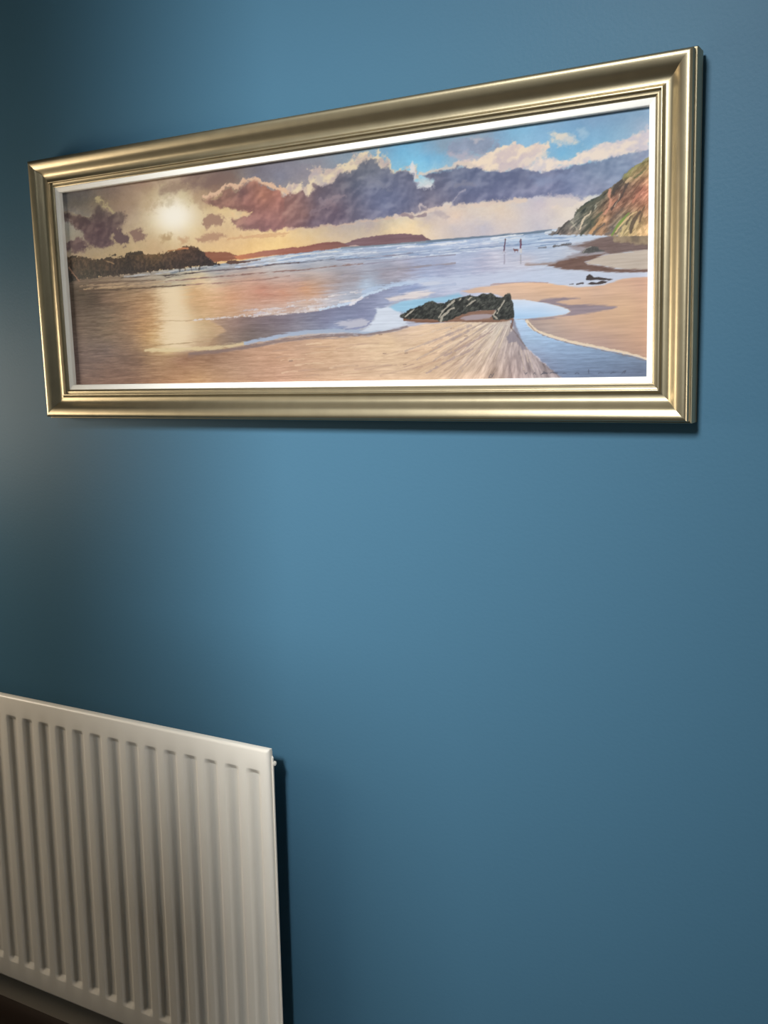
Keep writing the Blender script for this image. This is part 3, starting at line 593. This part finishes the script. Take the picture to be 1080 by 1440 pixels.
shape([(818,355),(822,350),(829,346.5),(836,346),(841,347.5),(843,351),(850,352.5),(838,354),(826,355.5)], (76,74,72), .9, .8, N_rough, 1, tex=(N_rough, 14))
stroke([(820,354),(824,349),(831,346.6)], 1.4, (166,160,152), .7, .3)
shape([(823,392),(825,387.5),(829,385),(832,386),(835,389.5),(842,389),(850,390.5),(862,392.5),(857,394.3),(842,393.3),(830,394),(824,393.6)], (58,46,44), .7, .4)
shape([(825,399.5),(831,396.8),(838,397.5),(846,395),(855,395.5),(851,398),(842,400),(832,401)], (62,50,48), .7, .4)
stroke([(811,399.5),(816,398.3),(820,398.3)], 2.4, (66,54,52), .9, .3); stroke([(801,399.8),(806,399.2)], 1.6, (88,76,74), .9, .2)
# cliff
cliff = rbf([(790,322,112,102,96),(820,300,92,92,78),(835,288,84,84,70),(850,278,82,76,60),(815,318,128,123,112),(834,314,88,88,68),(845,325,172,130,95),(850,310,190,140,100),(862,285,192,130,100),(870,262,92,74,60),(880,255,112,92,70),
(890,240,142,128,82),(905,230,148,132,82),(900,250,178,138,102),(885,270,150,110,86),(905,270,186,120,96),(895,285,162,112,86),(870,300,130,105,86),(860,320,114,104,96),(880,310,150,140,102),(890,325,202,172,122),(905,310,192,157,112),(880,330,205,180,127),(880,248,140,135,80)])
ca = (PX + PY) * .707; cb = (PX - PY) * .707
N_cl = fbm(ca / 2.8, cb / 13, 4, 11, .65)
shape([(771,329.5),(776,326),(783,324),(786,319),(792,316),(799,311),(806,306),(808,301),(811,296),(815,291),(820,286),(827,282.5),(835,279),(842,274),(849,269),(856,265),(864,260),(869,255),(873,251),(878,246),(882,242),(887,237.5),(893,233),(900,229),(907,224.5),(915,219),(915,332),(864,332),(843,330),(812,329.6),(790,330)],
      cliff, 1, 1.2, N_rough, 1, tex=(N_cl * 1.5 + .5 * N_rough, (26, 23, 20)))
for pts, w, c in (([(874,254),(866,262),(862,272)], 4, (66,54,46)), ([(882,258),(878,268),(874,276),(866,286),(860,294)], 3.5, (70,54,48)), ([(906,250),(896,262),(886,276),(878,288)], 2, (112,80,62)),
                  ([(900,298),(892,308),(888,318),(887,326)], 5, (82,66,50)), ([(888,300),(882,312),(877,325)], 2.6, (88,70,52)), ([(906,290),(902,300),(900,312)], 2.6, (98,76,54)), ([(830,316),(824,322),(817,329)], 4, (58,60,46)),
                  ([(850,315),(840,322),(834,329)], 2.6, (92,82,74)), ([(812,296),(822,290),(834,284),(848,276)], 4, (78,78,62)), ([(800,310),(792,318),(786,324)], 2.6, (70,64,62)), ([(783,325),(790,320)], 2, (60,54,54)), ([(846,298),(838,306),(832,312)], 2.4, (74,78,56)), ([(908,236),(900,244),(892,250)], 2, (92,96,56)),
                  ([(858,310),(866,302),(876,292)], 3, (110,88,74)), ([(872,320),(862,326),(852,329)], 4, (112,102,96))):
    stroke(pts, w, c, .8, 1, N_cl)
for pts, w, c in (([(831,297),(828,301),(822,305),(819,309),(818,316),(815,322)], 2, (226,206,176)), ([(857,267),(857,275),(859,284),(856,292),(850,300)], 3, (212,150,120)), ([(895,297),(886,303),(878,311),(870,320),(866,326)], 2.6, (228,196,142)), ([(886,250),(880,255)], 3.2, (212,180,138)),
                  ([(872,272),(870,280),(864,290)], 1.4, (206,178,150)), ([(804,312),(808,317),(811,322)], 2, (176,170,150)), ([(896,312),(893,320),(894,328)], 2.6, (214,184,132)), ([(880,318),(874,328)], 4, (220,194,138)), ([(906,262),(898,272),(890,284)], 3, (196,128,100)), ([(848,306),(838,318),(830,327)], 3.6, (204,156,110)),
                  ([(902,316),(905,326)], 3, (206,170,118)), ([(838,289),(836,294)], 2, (160,158,140)), ([(786,322),(782,328)], 2, (150,138,130))):
    stroke(pts, w, c, .85, .9, N_cl)
stroke([(884,299),(876,308),(868,318),(861,330)], 2.6, (118,148,60), .85, .8, N_cl)
stroke([(913,221),(900,230),(886,240),(876,250)], 2.4, (150,146,92), .7, .8, N_rough)
# main rock
rockp = [(561,445),(565,441),(570,438.5),(575,435),(582,433),(588,430.5),(593,430),(597,426.5),(601,425),(608,422),(612,424.5),(615,426.5),(620,426),(625,426.5),(629,424.5),(633,423),(637,421),(641,420),(645,418),(650,417),(656,416.5),(661,414.5),(666,416.5),(672,416.5),(676,414),(680,412.8),(686,413.8),(690,412.3),(694,414),(698,417),(703,418),(707,417.5),(710,415),(713,412.8),(717.5,412.8),(718.5,417),(719,421),(722,426),(721.5,432),(723,440),(722.5,446),(716,449),(705,449.5),(694,448.5),(692,444),(697,440),(698,436),(688,436),(676,436.5),(664,438),(652,441),(642,445),(636,449),(628,451.5),(617,452),(614,449),(600,448),(585,448),(568,448)]
shape([(566,446),(600,447),(640,440),(690,434),(722,444),(722,450),(700,452),(660,452),(610,454),(580,452.5),(568,450)], (132,96,76), 1.2, .6, N_streak2, .95, tex=(N_streak2, 8))
shape([(646,448),(655,444),(668,441.5),(684,441),(694,442.5),(688,446.5),(672,449),(655,450)], (166,152,156), 1, .4, N_streak2, .95)
N_rk = fbm(ca / 2.2, cb / 5, 4, 12, .65)
shape(rockp, (47, 49, 44), .8, .7, N_rough, 1, tex=(N_rk + .5 * N_rough, (30, 30, 28)))
for k in range(46):
    x0 = R2.uniform(568, 716); y0 = np.interp(x0, [562,600,640,680,718], [442,428,424,418,420]) + R2.uniform(0, 14)
    if 640 < x0 < 698 and y0 > 433: continue
    stroke([(x0, y0), (x0 + R2.uniform(2, 6), y0 - R2.uniform(1, 5))], R2.uniform(.7, 1.6), R2.choice([(20,22,20), (88,88,80), (28,30,28), (110,108,98), (24,26,24)]), .7, .4)
for pts, w in (([(620,451),(622,445),(627,440),(633,435),(638,433)], 3), ([(617,446),(621,439),(627,433),(634,427),(639,423)], 2.2), ([(656,430),(662,426),(668,422)], 1.8), ([(659,421),(663,417.5)], 2.2), ([(570,444.5),(576,440),(582,435)], 1.8), ([(699,441),(702,434),(706,428),(709,423)], 1.9), ([(699,447),(694,443),(697,438)], 1.6), ([(645,423),(648,420)], 1.5)):
    stroke(pts, w, (186,178,162), .85, .6, N_rough)
stroke([(569,449.5),(585,451.5),(605,452),(616,452.5)], 3, (122,84,64), .9, .5, N_streak2)
stroke([(640,452),(670,452.3),(705,451)], 1.4, (112,80,64), .7, .3)
# strollers and dog far down the beach
stroke([(710.3,336.8),(710,342),(709.2,347),(708.6,352.5)], 1.7, (92,66,86), .95, w1=1.8)
stroke([(710.4,335.6),(710.4,336.6)], 1.7, (104,76,70), .95)
stroke([(708.6,352.5),(707,356)], 1.1, (190,186,190), .8); stroke([(709,352.5),(710.6,355.6)], 1.1, (170,160,170), .8)
stroke([(709.5,358),(709.3,371)], 1.8, (140,132,148), .55, .3, N_streak2)
stroke([(732.2,336.2),(732.4,337)], 1.9, (104,72,66), .95); stroke([(731.8,338.5),(732.2,343)], 3, (106,76,92), .95, w1=2.6); stroke([(732.2,343),(732,348.5)], 2.3, (104,56,82), .95, w1=2.2)
stroke([(731.4,349),(731.2,355)], 1.3, (214,206,196), .85); stroke([(733,349),(733.2,355)], 1.3, (208,200,192), .85)
stroke([(732,358),(732,370)], 1.8, (146,142,146), .55, .3, N_streak2)
stroke([(722,349.6),(723,350.6)], 1.5, (112,74,76), .95); stroke([(723.4,350.8),(727.6,351.2)], 2.4, (116,76,78), .95); stroke([(724,352),(723.8,354)], .9, (116,80,80), .9); stroke([(727.6,352),(727.8,354)], .9, (116,80,80), .9)
# faint signature strokes along the lower right edge
for pts in ([(688,529),(690,526),(692,529.5),(694,525.5)], [(687,530.5),(692,530)], [(737,524),(739,526),(741,524)], [(750,526),(752,523.5),(753,526.5)], [(761,526.5),(765,522.5),(769,525)], [(762,525),(775,523),(784,523.5)], [(772,525.5),(776,523),(783,525)],
            [(791,524.5),(794,524),(796,525)], [(809,525),(811.5,523.5),(814,525)], [(827.6,519.5),(827.8,525)], [(841,524.5),(844,523.2),(848,524.4)], [(859,524.6),(862,522.8),(865,523.6)], [(874,525.5),(877,522),(880,521),(877,525)]):
    stroke(pts, 1.1, (60,62,76), .6, .3)

# ---- sampled colours divided by the light on the canvas, lightening its dim left
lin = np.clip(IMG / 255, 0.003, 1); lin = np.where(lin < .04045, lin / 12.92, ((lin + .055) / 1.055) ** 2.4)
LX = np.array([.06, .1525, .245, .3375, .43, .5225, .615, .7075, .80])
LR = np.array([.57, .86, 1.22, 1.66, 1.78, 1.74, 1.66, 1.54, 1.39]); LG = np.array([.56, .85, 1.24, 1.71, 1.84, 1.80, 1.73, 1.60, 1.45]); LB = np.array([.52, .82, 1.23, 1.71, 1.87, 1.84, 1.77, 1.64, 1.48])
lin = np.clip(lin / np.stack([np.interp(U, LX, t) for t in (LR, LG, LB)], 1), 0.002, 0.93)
me = bpy.data.meshes.new('canvas')
me.vertices.add(NX * NZ); nq = (NX - 1) * (NZ - 1)
co_ = np.stack([U, np.full(NX * NZ, -0.0116), V], 1).astype(np.float32); me.vertices.foreach_set('co', co_.ravel())
ii, jj = np.meshgrid(np.arange(NX - 1), np.arange(NZ - 1)); a = (jj * NX + ii).ravel()
q4 = np.stack([a, a + 1, a + NX + 1, a + NX], 1).astype(np.int32)
me.loops.add(nq * 4); me.loops.foreach_set('vertex_index', q4.ravel())
me.polygons.add(nq); me.polygons.foreach_set('loop_start', np.arange(0, nq * 4, 4, dtype=np.int32))
me.update(calc_edges=True)
at = me.color_attributes.new('light_divided_pigment', 'FLOAT_COLOR', 'POINT')
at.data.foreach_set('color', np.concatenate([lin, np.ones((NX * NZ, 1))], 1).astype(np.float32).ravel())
me.shade_smooth()
CAN = mat('painted_canvas', (0.5, 0.5, 0.5), 0.55, spec=0.25)
nt = CAN.node_tree; an = nt.nodes.new('ShaderNodeAttribute'); an.attribute_name = 'light_divided_pigment'
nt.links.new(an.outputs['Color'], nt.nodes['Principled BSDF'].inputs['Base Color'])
me.materials.append(CAN)
canvas = bpy.data.objects.new('canvas', me); C.objects.link(canvas); canvas.parent = pic
canvas['label'] = 'flat seascape picture of beach, rocks, sunset clouds and cliff'
bm = bmesh.new(); box(bm, CX0, CX1, -0.0112, -0.006, CZ0, CZ1); bm_obj('canvas_board', bm, BACKING, pic)
